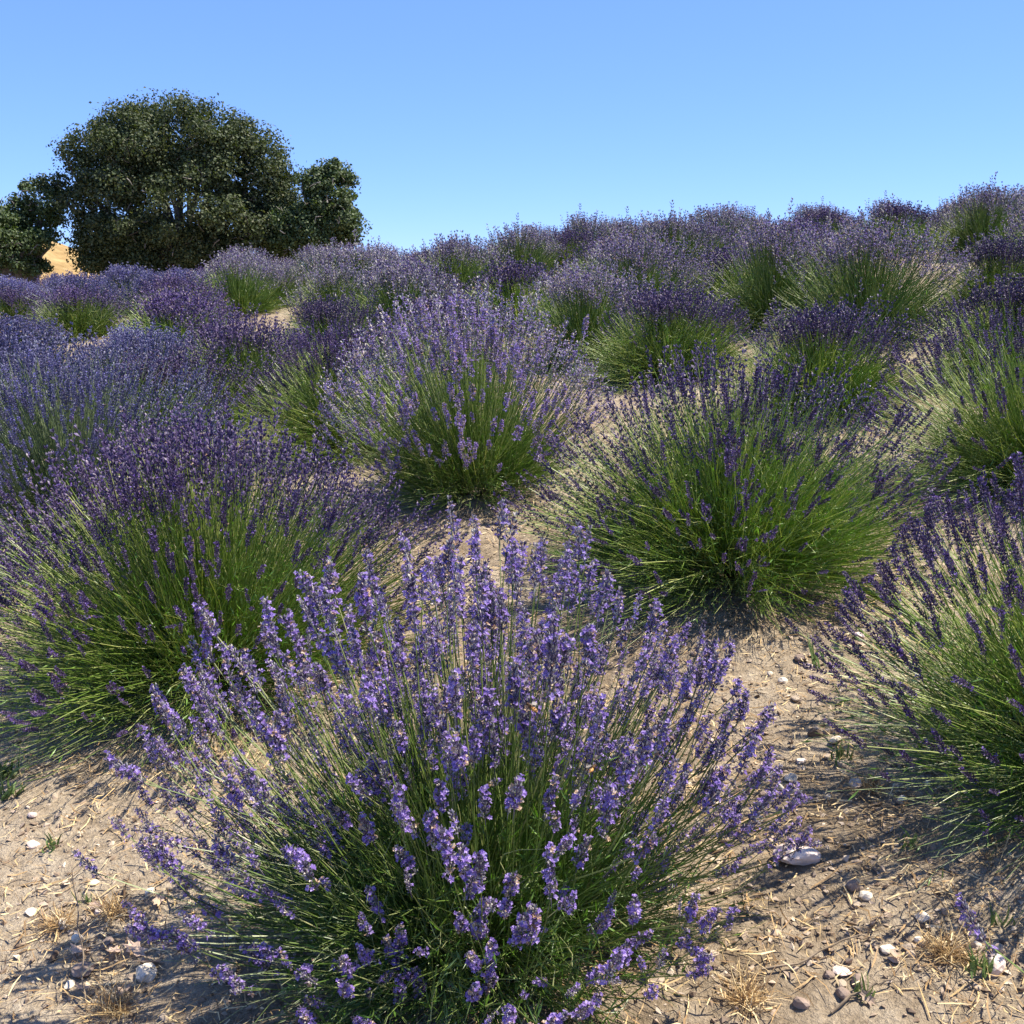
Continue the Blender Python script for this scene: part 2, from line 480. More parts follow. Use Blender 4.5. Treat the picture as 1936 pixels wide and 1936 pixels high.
rs = np.random.default_rng(5)
SP = {}
SP['light0'] = [spike(rs, L=rs.uniform(.050, .080), whorls=int(rs.integers(7, 10)), m=12, open_p=rs.uniform(.20, .45), crad=.0020, clen=.0086, rad=.0075, fl=.0056, low=.55) for _ in range(12)] + \
               [spike(rs, L=rs.uniform(.03, .045), whorls=5, m=8, open_p=rs.uniform(.1, .5), crad=.0018, clen=.0075, rad=.0055, fl=.0048, low=.2) for _ in range(5)] + \
               [spike(rs, L=.06, whorls=8, m=7, open_p=.05, crad=.0016, clen=.006, rad=.0045, low=.3) for _ in range(2)]
SP['light1'] = [spike(rs, L=rs.uniform(.05, .08), whorls=7, m=8, open_p=rs.uniform(.35, .6), crad=.0024, clen=.009, rad=.0066, fl=.0064, sides=3, petals=4, low=.5) for _ in range(8)]
SP['light2'] = [spike(rs, L=rs.uniform(.065, .095), whorls=5, m=2, open_p=.6, crad=.0044, clen=.015, rad=.0045, fl=.0085, sides=3, petals=2, low=.4) for _ in range(6)]
SP['dark1'] = [spike(rs, L=rs.uniform(.055, .088), whorls=8, m=8, open_p=rs.uniform(.03, .26), crad=.0024, clen=.0078, rad=.0052, fl=.0048, sides=3, petals=3, low=.35) for _ in range(10)]
SP['dark2'] = [spike(rs, L=rs.uniform(.065, .095), whorls=5, m=2, open_p=.10, crad=.0042, clen=.016, rad=.0032, fl=.006, sides=3, petals=2, low=.3) for _ in range(6)]
SP['far'] = [spike(rs, L=rs.uniform(.07, .105), whorls=4, m=2, open_p=.45, crad=.0056, clen=.022, rad=.0035, fl=.009, sides=3, petals=2, low=.3) for _ in range(6)]

VAR = {  # variety: stem material, calyx, corolla
    'light': (GREEN_STEM, CALYX_L, COROLLA_L),
    'dark': (GREEN_STEM_B, CALYX_D, COROLLA_D),
    'blue': (SILVER_STEM, CALYX_B, COROLLA_B),
}

# ------------------------------------------------------------------ lavender plant
LEAFV = np.array([(0, 0, 0), (.5, .06, .45), (0, .1, .5), (-.5, .06, .45), (0, 0, 1.)])
LEAFF = np.array([(0, 1, 2), (0, 2, 3), (1, 4, 2), (2, 4, 3)])

def plant_arrays(rng, R, n_sp, n_shoot, n_leaf, maxlean=76, segs=4, thick=.0013, tall=1.1, bias=.62, floor=None, stray=.05, shootlean=86, curl=-.04, tilt=np.eye(3), front=0.0, up=.42, drop=.33, depthj=.26, crown=.42, leafy=1.0):
    """stems radiating from a woody crown; returns stems, leaves, spike transforms, shoots"""
    def fan(n, maxl, bias):
        k = rng.permutation(n)
        ph = (k * 2.399963 + rng.normal(0, .12, n)) % (2 * np.pi)
        th = np.radians(maxl) * ((k + rng.uniform(-1.5, 2.5, n)) / n).clip(0, 1) ** bias
        # stems grow in loose tufts
        ph += .10 * np.sin(ph * 9 + rng.uniform(0, 6)); th *= 1 + .05 * np.sin(ph * 5 + 1)
        return ph, th
    ph, th = fan(n_sp, maxlean, bias)
    lump = 1 + .05 * np.sin(3 * ph + rng.uniform(0, 6)) + .04 * np.sin(5 * ph + rng.uniform(0, 6))
    rad = R * lump * (1 + (tall - 1) * np.cos(th)) * (1 - depthj * rng.random(n_sp) ** 1.4)
    out = rng.random(n_sp) < stray
    rad = np.where(out, rad * rng.uniform(1.02, 1.16, n_sp), rad)
    dr = np.stack([np.cos(ph) * np.sin(th), np.sin(ph) * np.sin(th), np.cos(th)], 1)
    rad = rad * (1 - front * np.clip(-np.sin(ph), 0, 1) * np.sin(th))
    tip = dr * rad[:, None]
    if front > 0:
        kp = ~((np.sin(ph) < -.15) & (th > .42) & (rng.random(n_sp) < drop))
        ph, th, rad, tip, dr = ph[kp], th[kp], rad[kp], tip[kp], dr[kp]; n_sp = len(ph)
    b0 = np.stack([np.cos(ph) * np.sin(th), np.sin(ph) * np.sin(th), 0 * th], 1) * (rad * crown * rng.uniform(.35, 1.15, n_sp))[:, None]
    b0[:, 2] = .04 + .34 * R * rng.random(n_sp) * np.cos(th)
    b0 += rng.normal(0, .02, b0.shape)
    b0[:, 2] = np.maximum(b0[:, 2], .02)
    def curves(b0, tip, upz, wob):
        n = len(b0)
        mid = (b0 + tip) / 2 + rng.normal(0, wob, (n, 3)); mid[:, 2] += upz
        t = np.linspace(0, 1, segs)[None, :, None]
        P = (1 - t) ** 2 * b0[:, None] + 2 * t * (1 - t) * mid[:, None] + t * t * tip[:, None]
        return P, norm(tip - mid)
    # outer stems arch: some droop, some lift
    P, tan = curves(b0, tip, np.sin(th) * rng.normal(curl, .03, n_sp), .018 * R / .7)
    P = P @ tilt.T; tan = tan @ tilt.T
    if floor is not None:
        P[:, :, 2] = np.maximum(P[:, :, 2], floor(P[:, :, 0], P[:, :, 1]) + .012)
    tip = P[:, -1]
    th_r = thick * rng.uniform(.8, 1.25, (n_sp, 1)) * np.linspace(1.25, .8, segs)[None]
    st = tubes(P, th_r)
    # spikes: follow the stem, turned slightly up
    d = norm(tan + [0, 0, up] + rng.normal(0, .08, (n_sp, 3)))
    sz = rng.uniform(.8, 1.15, n_sp) * (1.06 - .26 * (th / np.radians(maxlean)) ** 2)      # low ones are smaller
    T = xform(frames(d, rng), tip - tan * .012, sz)
    # side spikes on short branchlets
    k = np.where(rng.random(n_sp) < .14)[0]
    sb = tip[k] - tan[k] * rng.uniform(.035, .07, (len(k), 1))
    sdv = norm(tan[k] + rng.normal(0, .35, (len(k), 3)))
    stp = sb + sdv * rng.uniform(.03, .06, (len(k), 1))
    t = np.linspace(0, 1, segs)[None, :, None]
    Pb = sb[:, None] * (1 - t) + stp[:, None] * t
    T2 = xform(frames(sdv, rng), stp, rng.uniform(.45, .7, len(k)))
    st2 = tubes(Pb, np.full((len(k), segs), thick * .7))
    # flowerless shoots
    ph, th = fan(n_shoot, shootlean, .6)
    skirt = rng.random(n_shoot) < .45                       # leafy skirt: shorter shoots all round the foot
    rr = R * np.where(skirt, .45 + .28 * rng.random(n_shoot), .55 + .42 * rng.random(n_shoot) ** .8)
    th = np.where(skirt, np.maximum(th, np.radians(25) + th * .7), th)
    rr = rr * (1 + (min(tall, 1.0) - 1) * np.cos(th)) * (1 - front * np.clip(-np.sin(ph), 0, 1) * np.sin(th))
    dr = np.stack([np.cos(ph) * np.sin(th), np.sin(ph) * np.sin(th), np.cos(th)], 1)
    b1 = dr * np.array([1, 1, .85]) * R * .50 * rng.uniform(.15, 1.2, (n_shoot, 1)) + rng.normal(0, .025, (n_shoot, 3))
    b1[:, 2] = np.maximum(b1[:, 2], .03)
    Ps, tans = curves(b1, dr * rr[:, None], rng.normal(.0, .02, n_shoot), .035)
    Ps = Ps @ tilt.T
    if floor is not None:
        Ps[:, :, 2] = np.maximum(Ps[:, :, 2], floor(Ps[:, :, 0], Ps[:, :, 1]) + .012)
    st3 = tubes(Ps, thick * .8 * np.linspace(1.2, .35, segs)[None] * np.ones((n_shoot, 1)))
    stems = join([st, st2, st3])
    # leaves along the lower half of shoots and stems
    def leaves(P, n, lo, hi, L):
        m = len(P)
        i = rng.integers(0, m, n); u = rng.uniform(lo, hi, n) * (segs - 1)
        a = np.floor(u).astype(int).clip(0, segs - 2); f = (u - a)[:, None]
        p = P[i, a] * (1 - f) + P[i, a + 1] * f
        ax = norm(P[i, a + 1] - P[i, a])
        side = norm(np.cross(ax, rng.normal(size=(n, 3))))
        d = norm(ax * rng.uniform(.5, 1.3, (n, 1)) + side * rng.uniform(.3, 1, (n, 1)) + [0, 0, .12])
        ln = L * rng.uniform(.6, 1.2, n)
        Rm = frames(d, rng)
        return xform(Rm, p, np.stack([ln * rng.uniform(.085, .14, n), ln * .3, ln], 1))
    TL = np.concatenate([leaves(Ps, int(n_leaf * .72), .05, leafy, .036), leaves(P, int(n_leaf * .28), .02, .42, .042)])
    lv = bake([(LEAFV, LEAFF, np.zeros(4, int))], TL, np.zeros(len(TL), int))
    return stems, lv, np.concatenate([T, T2])

def woody(rng, R):
    n = 16
    ph = rng.uniform(0, 6.28, n); L = R * rng.uniform(.22, .4, n)
    b = np.stack([np.cos(ph) * .03, np.sin(ph) * .03, np.full(n, -.03)], 1)
    e = np.stack([np.cos(ph) * L, np.sin(ph) * L, rng.uniform(.05, .16, n)], 1)
    t = np.linspace(0, 1, 5)[None, :, None]
    m = (b + e) / 2 + rng.normal(0, .02, (n, 3))
    P = (1 - t) ** 2 * b[:, None] + 2 * t * (1 - t) * m[:, None] + t * t * e[:, None]
    return tubes(P, np.linspace(.012, .004, 5)[None] * rng.uniform(.7, 1.3, (n, 1)), 5)

def slope_tilt(x, y, e=.3):
    gx_ = (float(H0(x + e, y)) - float(H0(x - e, y))) / (2 * e); gy_ = (float(H0(x, y + e)) - float(H0(x, y - e))) / (2 * e)
    n = Vector((-gx_, -gy_, 1)).normalized()
    return np.array(Vector((0, 0, 1)).rotation_difference(n).to_matrix())

GROUP = "lavender bushes planted in rows up the hillside"
BUSH = {}
def near_plant(seed, x, y, R, var, kind, n_sp, n_shoot, n_leaf, label, thick, single=300, **kw):
    """a bush close enough that each flower spike is an object of its own"""
    rng = np.random.default_rng(seed)
    z0 = float(H(x, y))
    fl = lambda a, b: H(a + x, b + y) - z0
    stems, lv, T = plant_arrays(rng, R, n_sp, n_shoot, n_leaf, thick=thick, floor=fl, tilt=slope_tilt(x, y), **kw)
    e = empty("lavender_bush", (x, y, z0)); tag(e, label, "lavender bush", GROUP)
    sm, cm, fm = VAR[var]
    link("stems", mesh("stems", stems[0], stems[1], [sm]), e)["kind"] = "stuff"
    link("leaves", mesh("leaves", lv[0], lv[1], [LEAF]), e)["kind"] = "stuff"
    w = woody(rng, R); link("woody_base", mesh("woody_base", w[0], w[1], [WOOD]), e)
    pick = rng.integers(0, len(SP[kind]), len(T))
    # the spikes that show largest: nearest to the camera and inside the picture
    P = T[:, :3, 3] + [x, y, z0] - [0, 0, 1.6]
    c, s_ = math.cos(math.radians(10.7)), math.sin(math.radians(10.7))
    dep = P[:, 1] * c - P[:, 2] * s_; up = P[:, 1] * s_ + P[:, 2] * c
    inside = (np.abs(P[:, 0]) < .46 * dep) & (np.abs(up) < .46 * dep)
    order = np.argsort(np.where(inside, dep, dep + 100))
    solo = order[:single]; rest = order[single:]
    if kind not in BUSH:
        BUSH[kind] = {}
    for i in solo:
        key = (int(pick[i]), var)
        if key not in BUSH[kind]:
            v, f, m = SP[kind][pick[i]]
            BUSH[kind][key] = mesh("flower_spike", v, f, [cm, fm, WITHERED], m)
        o = link("flower_spike", BUSH[kind][key], e)
        o.matrix_local = Matrix(T[i].tolist())
    if len(rest):
        k2 = {'light0': 'light1', 'light1': 'light2', 'dark1': 'dark2'}[kind]
        v, f, m = bake(SP[k2], T[rest], rng.integers(0, len(SP[k2]), len(rest)))
        o = link("flower_spike", mesh("flower_spikes", v, f, [cm, fm, WITHERED], m), e); o["kind"] = "stuff"
    return e

near_plant(101, -.08, 2.24, .71, 'light', 'light0', 1080, 3800, 11000, "large pale violet lavender bush nearest the camera, filling the bottom centre", .0014, segs=5, maxlean=75, tall=1.22, bias=.54, front=.30, up=.5, drop=.62, depthj=.50, crown=.58, leafy=.6)
near_plant(102, -1.05, 3.80, 1.0, 'dark', 'dark1', 2000, 4400, 10000, "wide dark purple lavender bush at the left, behind the nearest bush", .0014, maxlean=78, tall=.84, bias=.66, curl=-.01, front=.02, drop=.5)
near_plant(103, 1.48, 2.66, .80, 'dark', 'dark1', 620, 3600, 11000, "dark flowered lavender bush cut by the right edge, above the big pale rock", .0014, maxlean=72, tall=.95, curl=-.03)
near_plant(104, .84, 4.28, .98, 'dark', 'dark1', 1200, 6200, 11000, "broad bright green lavender bush with sparse dark spikes, right of centre", .0014, maxlean=78, tall=.78, curl=.0, bias=.62, front=.02, drop=.4, depthj=.4)
near_plant(105, -.19, 5.75, .76, 'light', 'light1', 1150, 3200, 3000, "upright pale violet lavender bush in the centre, behind the bare hollow", .0015, tall=1.25, maxlean=66, front=.1, drop=.45, crown=.5, leafy=.7)
near_plant(106, -2.20, 5.6, 1.08, 'blue', 'dark1', 1800, 2600, 3000, "blue violet lavender bush at the left, just behind the wide dark purple one", .0015, maxlean=80, tall=.85, curl=-.01, bias=.66, front=.02, drop=.3)
near_plant(107, 2.36, 5.05, .90, 'dark', 'dark1', 640, 4200, 4000, "yellow green lavender bush with dark spikes at the right edge, halfway up the path", .0015, maxlean=84, tall=.82, curl=-.01, front=.02, drop=.4)
near_plant(108, -.98, 7.0, .94, 'dark', 'dark1', 950, 4300, 3500, "dark purple lavender bush just left of the pale upright one in the centre", .0015, maxlean=66, tall=.74, curl=-.01, bias=.68, front=.02, drop=.92)
near_plant(109, 1.28, 1.40, .62, 'light', 'light0', 150, 500, 1500, "violet lavender bush almost wholly outside the photo at the lower right corner", .0014, maxlean=58, tall=1.0, up=.5)

# ------------------------------------------------------------------ bushes further up: a few patterns, copied
def far_proto(seed, var, n_sp, n_shoot, n_leaf, kind, R=.74, thick=.0018, **kw):
    rng = np.random.default_rng(seed)
    stems, lv, T = plant_arrays(rng, R, n_sp, n_shoot, n_leaf, segs=3, thick=thick, maxlean=kw.pop('maxlean', 62), bias=.70, tall=kw.pop('tall', .64), curl=-.01, front=.03, drop=kw.pop('drop', .93), **kw)
    sm, cm, fm = VAR[var]
    v, f, m = bake(SP[kind], T, rng.integers(0, len(SP[kind]), len(T)))
    return (mesh("stems", stems[0], stems[1], [sm]), mesh("leaves", lv[0], lv[1], [LEAF]),
            mesh("flower_spikes", v, f, [cm, fm, WITHERED], m))
MID = {'light': [far_proto(201 + i, 'light', 640, 2300, 1200, 'light2', tall=.88, maxlean=60) for i in range(2)],
       'dark': [far_proto(211 + i, 'dark', 640, 3600, 1500, 'dark2') for i in range(2)],
       'blue': [far_proto(221 + i, 'blue', 1000, 2200, 800, 'dark2', drop=.4) for i in range(2)]}
FAR = {'light': [far_proto(231 + i, 'light', 420, 1700, 500, 'far', thick=.0026, tall=.80, maxlean=58) for i in range(2)],
       'dark': [far_proto(241 + i, 'dark', 420, 2500, 500, 'far', thick=.0026) for i in range(2)],
       'blue': [far_proto(251 + i, 'blue', 820, 1200, 300, 'far', thick=.0026) for i in range(2)]}

def far_plant(x, y, R, var, label, rot):
    rot0 = rot; rot = (rot / 6.283 - .5) * 1.3
    lib = MID if y < 10.5 else FAR
    st, lv, sp = lib[var][int(rot0 * 37) % len(lib[var])]
    e_ = .3
    nx_ = -(float(H0(x + e_, y)) - float(H0(x - e_, y))) / (2 * e_); ny_ = -(float(H0(x, y + e_)) - float(H0(x, y - e_))) / (2 * e_)
    q = Vector((nx_, ny_, 1)).to_track_quat('Z', 'Y').to_matrix().to_4x4() @ Matrix.Rotation(rot, 4, 'Z')
    e = empty("lavender_bush", (x, y, float(H(x, y)) - .01), q.to_euler(), R / .74)
    tag(e, label, "lavender bush", GROUP)
    link("stems", st, e)["kind"] = "stuff"; link("leaves", lv, e)["kind"] = "stuff"
    link("flower_spike", sp, e)["kind"] = "stuff"

FARP = [
 (-3.60, 7.9, 1.17, 'blue', "pale blue violet lavender bush against the left edge, behind the blue violet one"),
 (-2.02, 8.6, 0.99, 'dark', "dark purple lavender bush with yellow green flank, left of centre above the bare gap"),
 (-3.15, 10.9, 1.01, 'dark', "dark purple lavender bush behind the blue ones, in line below the oak's trunk"),
 (1.80, 6.75, 0.88, 'dark', "grassy green lavender bush with dark tips beside the path, behind the broad green one"),
 (1.12, 8.3, 0.92, 'dark', "dark purple lavender bush wedged behind the central pale bush, left of the path"),
 (2.80, 9.1, 0.97, 'light', "tall pale lilac lavender bush beside the path at the upper right"),
 (3.15, 7.15, 0.88, 'dark', "dark spiked lavender bush on the right edge, above the black hose"),
 (4.05, 9.7, 0.88, 'dark', "dark spiked lavender bush on the right edge, where the path narrows"),
 (2.12, 11.4, 0.85, 'dark', "green mounded lavender bush with dark cap, left of the tall pale lilac one"),
 (1.19, 13.3, 0.96, 'dark', "bright green mounded lavender bush with dark cap, upper centre"),
 (.10, 15.8, 0.92, 'light', "pale lilac lavender bush on the skyline left of the bright green mound"),
 (-.87, 17.4, 0.92, 'dark', "small green flanked lavender bush just under the skyline, upper centre"),
 (-1.85, 14.6, 0.96, 'light', "pale lilac lavender bush standing out below the skyline, right of the oak"),
 (-1.10, 12.6, 0.92, 'dark', "dark purple lavender bush in front of the pale lilac one right of the oak"),
 (.05, 11.6, 0.94, 'dark', "dark purple lavender bush directly behind the central pale one"),
 (-6.1, 18.4, 1.01, 'blue', "pale blue violet lavender bush on the crest in front of the oak's trunk"),
]
taken = [(-.03, 2.18), (-1.12, 3.62), (1.42, 2.62), (.76, 4.15), (-.21, 5.75), (-2.35, 5.65), (2.3, 5.05), (-.95, 7.05)]
rf = np.random.default_rng(77)
for (x, y, R, var, lab) in FARP:
    far_plant(x, y, R, var, lab, rf.uniform(0, 6.28)); taken.append((x, y))
# the packed rows between those and the crest: rows run up the hill and to the right
cand = []
for i in range(-16, 18):
    for j in range(0, 20):
        px = -.03 + i * 1.22 * .93 + j * .38 + rf.normal(0, .12); py = 2.18 - i * .45 + j * 1.30 + rf.normal(0, .15)
        cand.append((px, py))
cand.sort(key=lambda p: p[1])
PACK = []
for px, py in cand:
    if py < 6.0 or py > 23 or abs(px) > .50 * py + 1.0: continue
    if abs(px - .372 * py) < .95 and py < 14.5: continue          # the open path
    if px < -3 and py < 8: continue
    if min(math.hypot(px - a, py - b) for a, b in taken) < 1.02: continue
    v = rf.random()
    if px < -.28 * py: var = 'blue' if v < .45 else 'dark'
    elif px > .12 * py and py > 14: var = 'light' if v < .72 else 'dark'
    else: var = 'light' if v < .40 else 'dark'
    colr = {'light': "pale lilac", 'dark': "dark purple", 'blue': "blue violet"}[var]
    band = "on the crest" if py > 17.5 else "just below the crest" if py > 14.5 else "well below the crest" if py > 11 else "in the middle rows"
    PACK.append((px, py, rf.uniform(.78, .98), var, colr, band, rf.uniform(0, 6.28)))
    taken.append((px, py))
ORD = "first second third fourth fifth sixth seventh eighth ninth tenth eleventh twelfth thirteenth fourteenth fifteenth sixteenth seventeenth eighteenth nineteenth twentieth".split()
ORD += ["twenty " + o for o in ORD[:9]] + ["thirtieth"] + ["thirty " + o for o in ORD[:9]]
for key in sorted({(p[4], p[5]) for p in PACK}):
    row = sorted([p for p in PACK if (p[4], p[5]) == key], key=lambda p: p[0] / p[1])
    for k, (px, py, R, var, colr, band, rot) in enumerate(row):
        where = "%s of its colour from the left" % ORD[k]
        far_plant(px, py, R, var, "%s lavender bush, %s %s" % (colr, where, band), rot)
print("bushes", len(taken))
#@@REST
# ------------------------------------------------------------------ oaks beyond the crest
def branch(P, r, sides=7):
    P = np.array(P, float)[None]; return tubes(P, np.array(r, float)[None], sides)

def oak(name, label, base, lobes, n_clump, per, seed, leaf=.075, mat=OAK, hole=.0, csize=.55, limb=True):
    """lobes: (x, z, rx, rz, ry) measured from the trunk's foot; leaves hang in clumps on the lobes"""
    rng = np.random.default_rng(seed)
    bx, by, bz = base
    e = empty(name, base); tag(e, label, "tree", "oaks beyond the crest")
    Lb = np.array(lobes, float)
    area = Lb[:, 2] * Lb[:, 3]; w = area / area.sum()
    ctr = []
    k = rng.choice(len(Lb), n_clump * 3, p=w)
    u = norm(rng.normal(size=(len(k), 3)))
    r = 1 - .45 * rng.random(len(k)) ** 1.5
    oy = Lb[k, 5] if Lb.shape[1] > 5 else 0
    C = np.stack([Lb[k, 0] + u[:, 0] * Lb[k, 2] * r, oy + u[:, 1] * Lb[k, 4] * r, Lb[k, 1] + u[:, 2] * Lb[k, 3] * r], 1)
    deep = np.zeros(len(C), bool)
    for l in Lb:
        q = ((C[:, 0] - l[0]) / l[2]) ** 2 + ((C[:, 1] - (l[5] if len(l) > 5 else 0)) / l[4]) ** 2 + ((C[:, 2] - l[1]) / l[3]) ** 2
        deep |= q < .12
    C = C[~deep][:n_clump]
    C = C[C[:, 2] > .35]
    n = len(C) * per
    ci = np.repeat(np.arange(len(C)), per)
    cs = csize * rng.uniform(.55, 1.35, len(C))
    d = norm(rng.normal(size=(n, 3)))
    rad = rng.random(n) ** .45
    wisp = rng.random(n) < .06
    rad = np.where(wisp, rad * rng.uniform(1, 1.45, n), rad)
    sq = np.array([1, 1, .72])
    P = C[ci] + d * sq * (cs[ci] * rad)[:, None]
    # feathery sprigs: pull leaves onto short twigs
    nz = norm(d + rng.normal(0, .8, (n, 3)) + [0, 0, .5])
    R = frames(nz, rng)
    L = leaf * 1.34 * rng.uniform(.55, 1.35, n)
    q = np.array([(-.5, 0, 0), (0, -.36, .06), (.5, 0, 0), (0, .36, .06)])
    T = xform(R, P, L)
    V, F, M = bake([(q, np.array([(0, 1, 2), (0, 2, 3)]), np.zeros(2, int))], T, np.zeros(n, int))
    cr = link("crown", mesh("crown", V, F, [mat]), e)
    # trunk and limbs
    mid = Lb[np.argmax(area)]
    parts = [branch([(0, 0, -.6), (.1, 0, .4), (.0, .1, 1.1), (.2, 0, 1.9)], [.42 * leaf / .075, .33 * leaf / .075, .28 * leaf / .075, .2 * leaf / .075], 9)]
    link("trunk", mesh("trunk", *parts[0][:2], [BARK]), e)
    ps = []
    for l in Lb:
        for j in range(2):
            t = np.array([l[0] + rng.normal(0, .3) * l[2], rng.normal(0, .3) * l[4], l[1] + rng.normal(0, .3) * l[3]])
            s0 = np.array([.1, 0, rng.uniform(.9, 1.8)]); m1 = s0 * .55 + t * .45 + [0, 0, .35]; m2 = s0 * .2 + t * .8 + rng.normal(0, .2, 3)
            ps.append(branch([s0, m1, m2, t], [.16, .11, .06, .03]))
    if limb:   # grey bare twigs that show through the leaves on the outside
        f = C[rng.random(len(C)) < .3]
        for c in f:
            o_ = c * [.82, .95, .85] + [0, 0, C[:, 2].mean() * .12] + rng.normal(0, .2, 3)
            d1 = norm(rng.normal(size=3) * [1, .5, 1]); d2 = norm(d1 + rng.normal(0, .8, 3)); h = rng.uniform(.15, .4)
            o_ = o_ + np.array([0, -cs[0] * .9, 0])
            ps.append(branch([o_, o_ + d1 * h * .5, o_ + d1 * h * .5 + d2 * h * .5, o_ + d1 * h * .4 + d2 * h], [.022, .018, .013, .006], 4))
    V, F, M = join(ps)
    link("branch", mesh("branches", V, F, [BARK]), e)["kind"] = "stuff"
    return e

def foot(x, y): return (x, y, float(H0(x, y)))
oak('oak_tree', 'big round dark green oak dominating the left skyline', (-11.9, 42, 0.02), [(-.9, 6.55, 1.8, 1.45, 1.8, 0), (.9, 6.8, 1.95, 1.35, 1.9, 0), (-1.81, 6.31, 1.71, 1.79, 1.71, 0), (-0.98, 2.94, 2.14, 0.78, 1.24, 0), (2.52, 3.04, 1.85, 0.78, 1.24, 0), (-2.64, 2.94, 0.97, 0.68, 0.97, 0), (-0.11, 6.85, 2.82, 1.46, 2.33, 0), (1.88, 6.04, 2.04, 1.65, 2.04, 0), (2.78, 5.23, 1.46, 1.85, 1.46, 0), (0.15, 4.78, 3.6, 1.94, 3.11, 0), (-2.08, 4.41, 1.75, 1.75, 1.75, 0), (2.12, 3.77, 2.14, 1.26, 2.02, 0), (-2.74, 3.5, 0.88, 1.07, 0.88, 0), (-0.41, 3.5, 2.72, 1.17, 1.87, 0), (-3.33, 6.49, 0.68, 0.54, 0.68, 0), (3.58, 4.23, 0.97, 1.46, 0.97, 0), (-3.96, 5.14, 0.74, 0.58, 0.74, 0), (-4.36, 5.5, 0.43, 0.35, 0.43, 0)], 1050, 175, 1)
oak('oak_tree', 'narrow upright oak joined to the right side of the big oak', (-6.42, 41, 0.66), [(0.17, 4.28, 0.8, 1.29, 0.8, 0), (0.41, 3.48, 0.68, 1.14, 0.68, 0), (-0.55, 4.99, 0.3, 0.42, 0.3, 0), (-0.58, 3.3, 0.95, 0.95, 0.95, 0), (-1.34, 3.12, 0.76, 0.76, 0.76, 0)], 190, 210, 2, mat=OAK_Y, csize=.42)
oak('oak_tree', 'thin see through oak between the big oak and the left edge', (-17.46, 42, 0.17), [(0.73, 4.67, 0.78, 0.78, 0.78, 0), (0.05, 4.39, 0.58, 0.68, 0.58, 0), (1.04, 4.03, 0.39, 0.58, 0.39, 0), (0.23, 5.03, 0.39, 0.39, 0.39, 0)], 60, 120, 3, mat=OAK_Y, csize=.36)
oak('oak_tree', 'low bushy oak in front of the golden slope at the left edge', (-17.52, 41, 0.17), [(-0.11, 3.25, 1.04, 1.14, 1.04, 0), (0.75, 2.89, 0.76, 0.76, 0.76, 0), (-0.6, 3.79, 0.66, 0.76, 0.66, 0), (-0.87, 2.89, 0.76, 0.95, 0.76, 0)], 150, 210, 4, mat=OAK_Y, csize=.42)
oak('oak_tree', 'dark oak mostly outside the photo, only its right side showing at the left edge', (-19.04, 40, 0.14), [(0.24, 4.02, 0.89, 1.44, 0.89, 0), (-0.02, 3.41, 1.11, 1.3, 1.11, 0), (-0.44, 4.8, 0.93, 0.93, 0.93, 0)], 150, 200, 5, csize=.42)

# ------------------------------------------------------------------ stones lying on the soil
def stone(name, x, y, size, mat, seed, label, group=None, flat=.55, rot=None, sub=ICO1, cat="stone", sink=.25, cut=6):
    rng = np.random.default_rng(seed)
    v, f, m = rock_arrays(rng, sub, flat, cut)
    h = v[:, 2].max() - v[:, 2].min()
    o = link(name, mesh(name, v * size, f, [mat]))
    o.location = (x, y, float(H(x, y)) + size * h * (.5 - sink))
    o.rotation_euler = (rng.normal(0, .12), rng.normal(0, .12), rng.uniform(0, 6.28) if rot is None else rot)
    tag(o, label, cat, group)
    return o
stone('stone', 0.644, 2.394, 0.0536, PALE_ROCK, 500, 'big flat pale pink rock beside the nearest bush', flat=0.45, sub=ICO2)
stone('stone', 0.757, 2.251, 0.0172, CREAM_ROCK, 501, 'cream pebble with a dark underside, right of the big pale pink rock', flat=0.6, sub=ICO1)
stone('stone', 0.739, 2.282, 0.0174, BROWN_ROCK, 502, 'reddish brown stone touching the cream pebble near the big rock', flat=0.8, sub=ICO1)
stone('stone', 0.731, 2.23, 0.0113, GRAVEL, 503, 'small round stone in front of the reddish brown one', flat=0.7, sub=ICO1)
stone('stone', 0.939, 2.016, 0.0267, PALE_ROCK, 504, 'angular pale rock beside the green seedling at the lower right', flat=0.85, sub=ICO2)
stone('stone', 0.823, 2.107, 0.0118, CREAM_ROCK, 505, 'round cream pebble left of the spiky straw tuft, upper of two', flat=0.8, sub=ICO1)
stone('stone', 0.796, 2.075, 0.0116, GRAVEL, 506, 'round pinkish pebble left of the spiky straw tuft, lower of two', flat=0.8, sub=ICO1)
stone('stone', 0.756, 2.096, 0.0181, CREAM_ROCK, 507, 'flat white stone in golden straw at the lower right', flat=0.5, sub=ICO1)
stone('stone', 0.653, 2.051, 0.0209, PALE_ROCK, 508, 'flat tan stone half buried at the lower right', flat=0.35, sub=ICO1)
stone('stone', 0.555, 1.977, 0.0191, BROWN_ROCK, 509, 'grey brown stone near the bottom edge, right of the nearest bush', flat=0.7, sub=ICO1)
stone('stone', 0.675, 2.02, 0.0164, BROWN_ROCK, 510, 'dark angular stone behind the flat tan one', flat=0.8, sub=ICO1)
stone('stone', -0.793, 2.253, 0.0252, CREAM_ROCK, 511, 'smooth cream white stone with shadow at the lower left', flat=0.9, sub=ICO2)
stone('stone', -0.937, 2.271, 0.0277, BROWN_ROCK, 512, 'long grey brown stone in the straw at the lower left', flat=0.5, sub=ICO2)
stone('clod', -1.03, 2.341, 0.0167, CLOD, 513, 'dark square clod at the lower left', flat=0.8, sub=ICO1)
stone('stone', -0.981, 2.487, 0.0152, PALE_ROCK, 514, 'small pink stone in the straw at the lower left', flat=0.7, sub=ICO1)
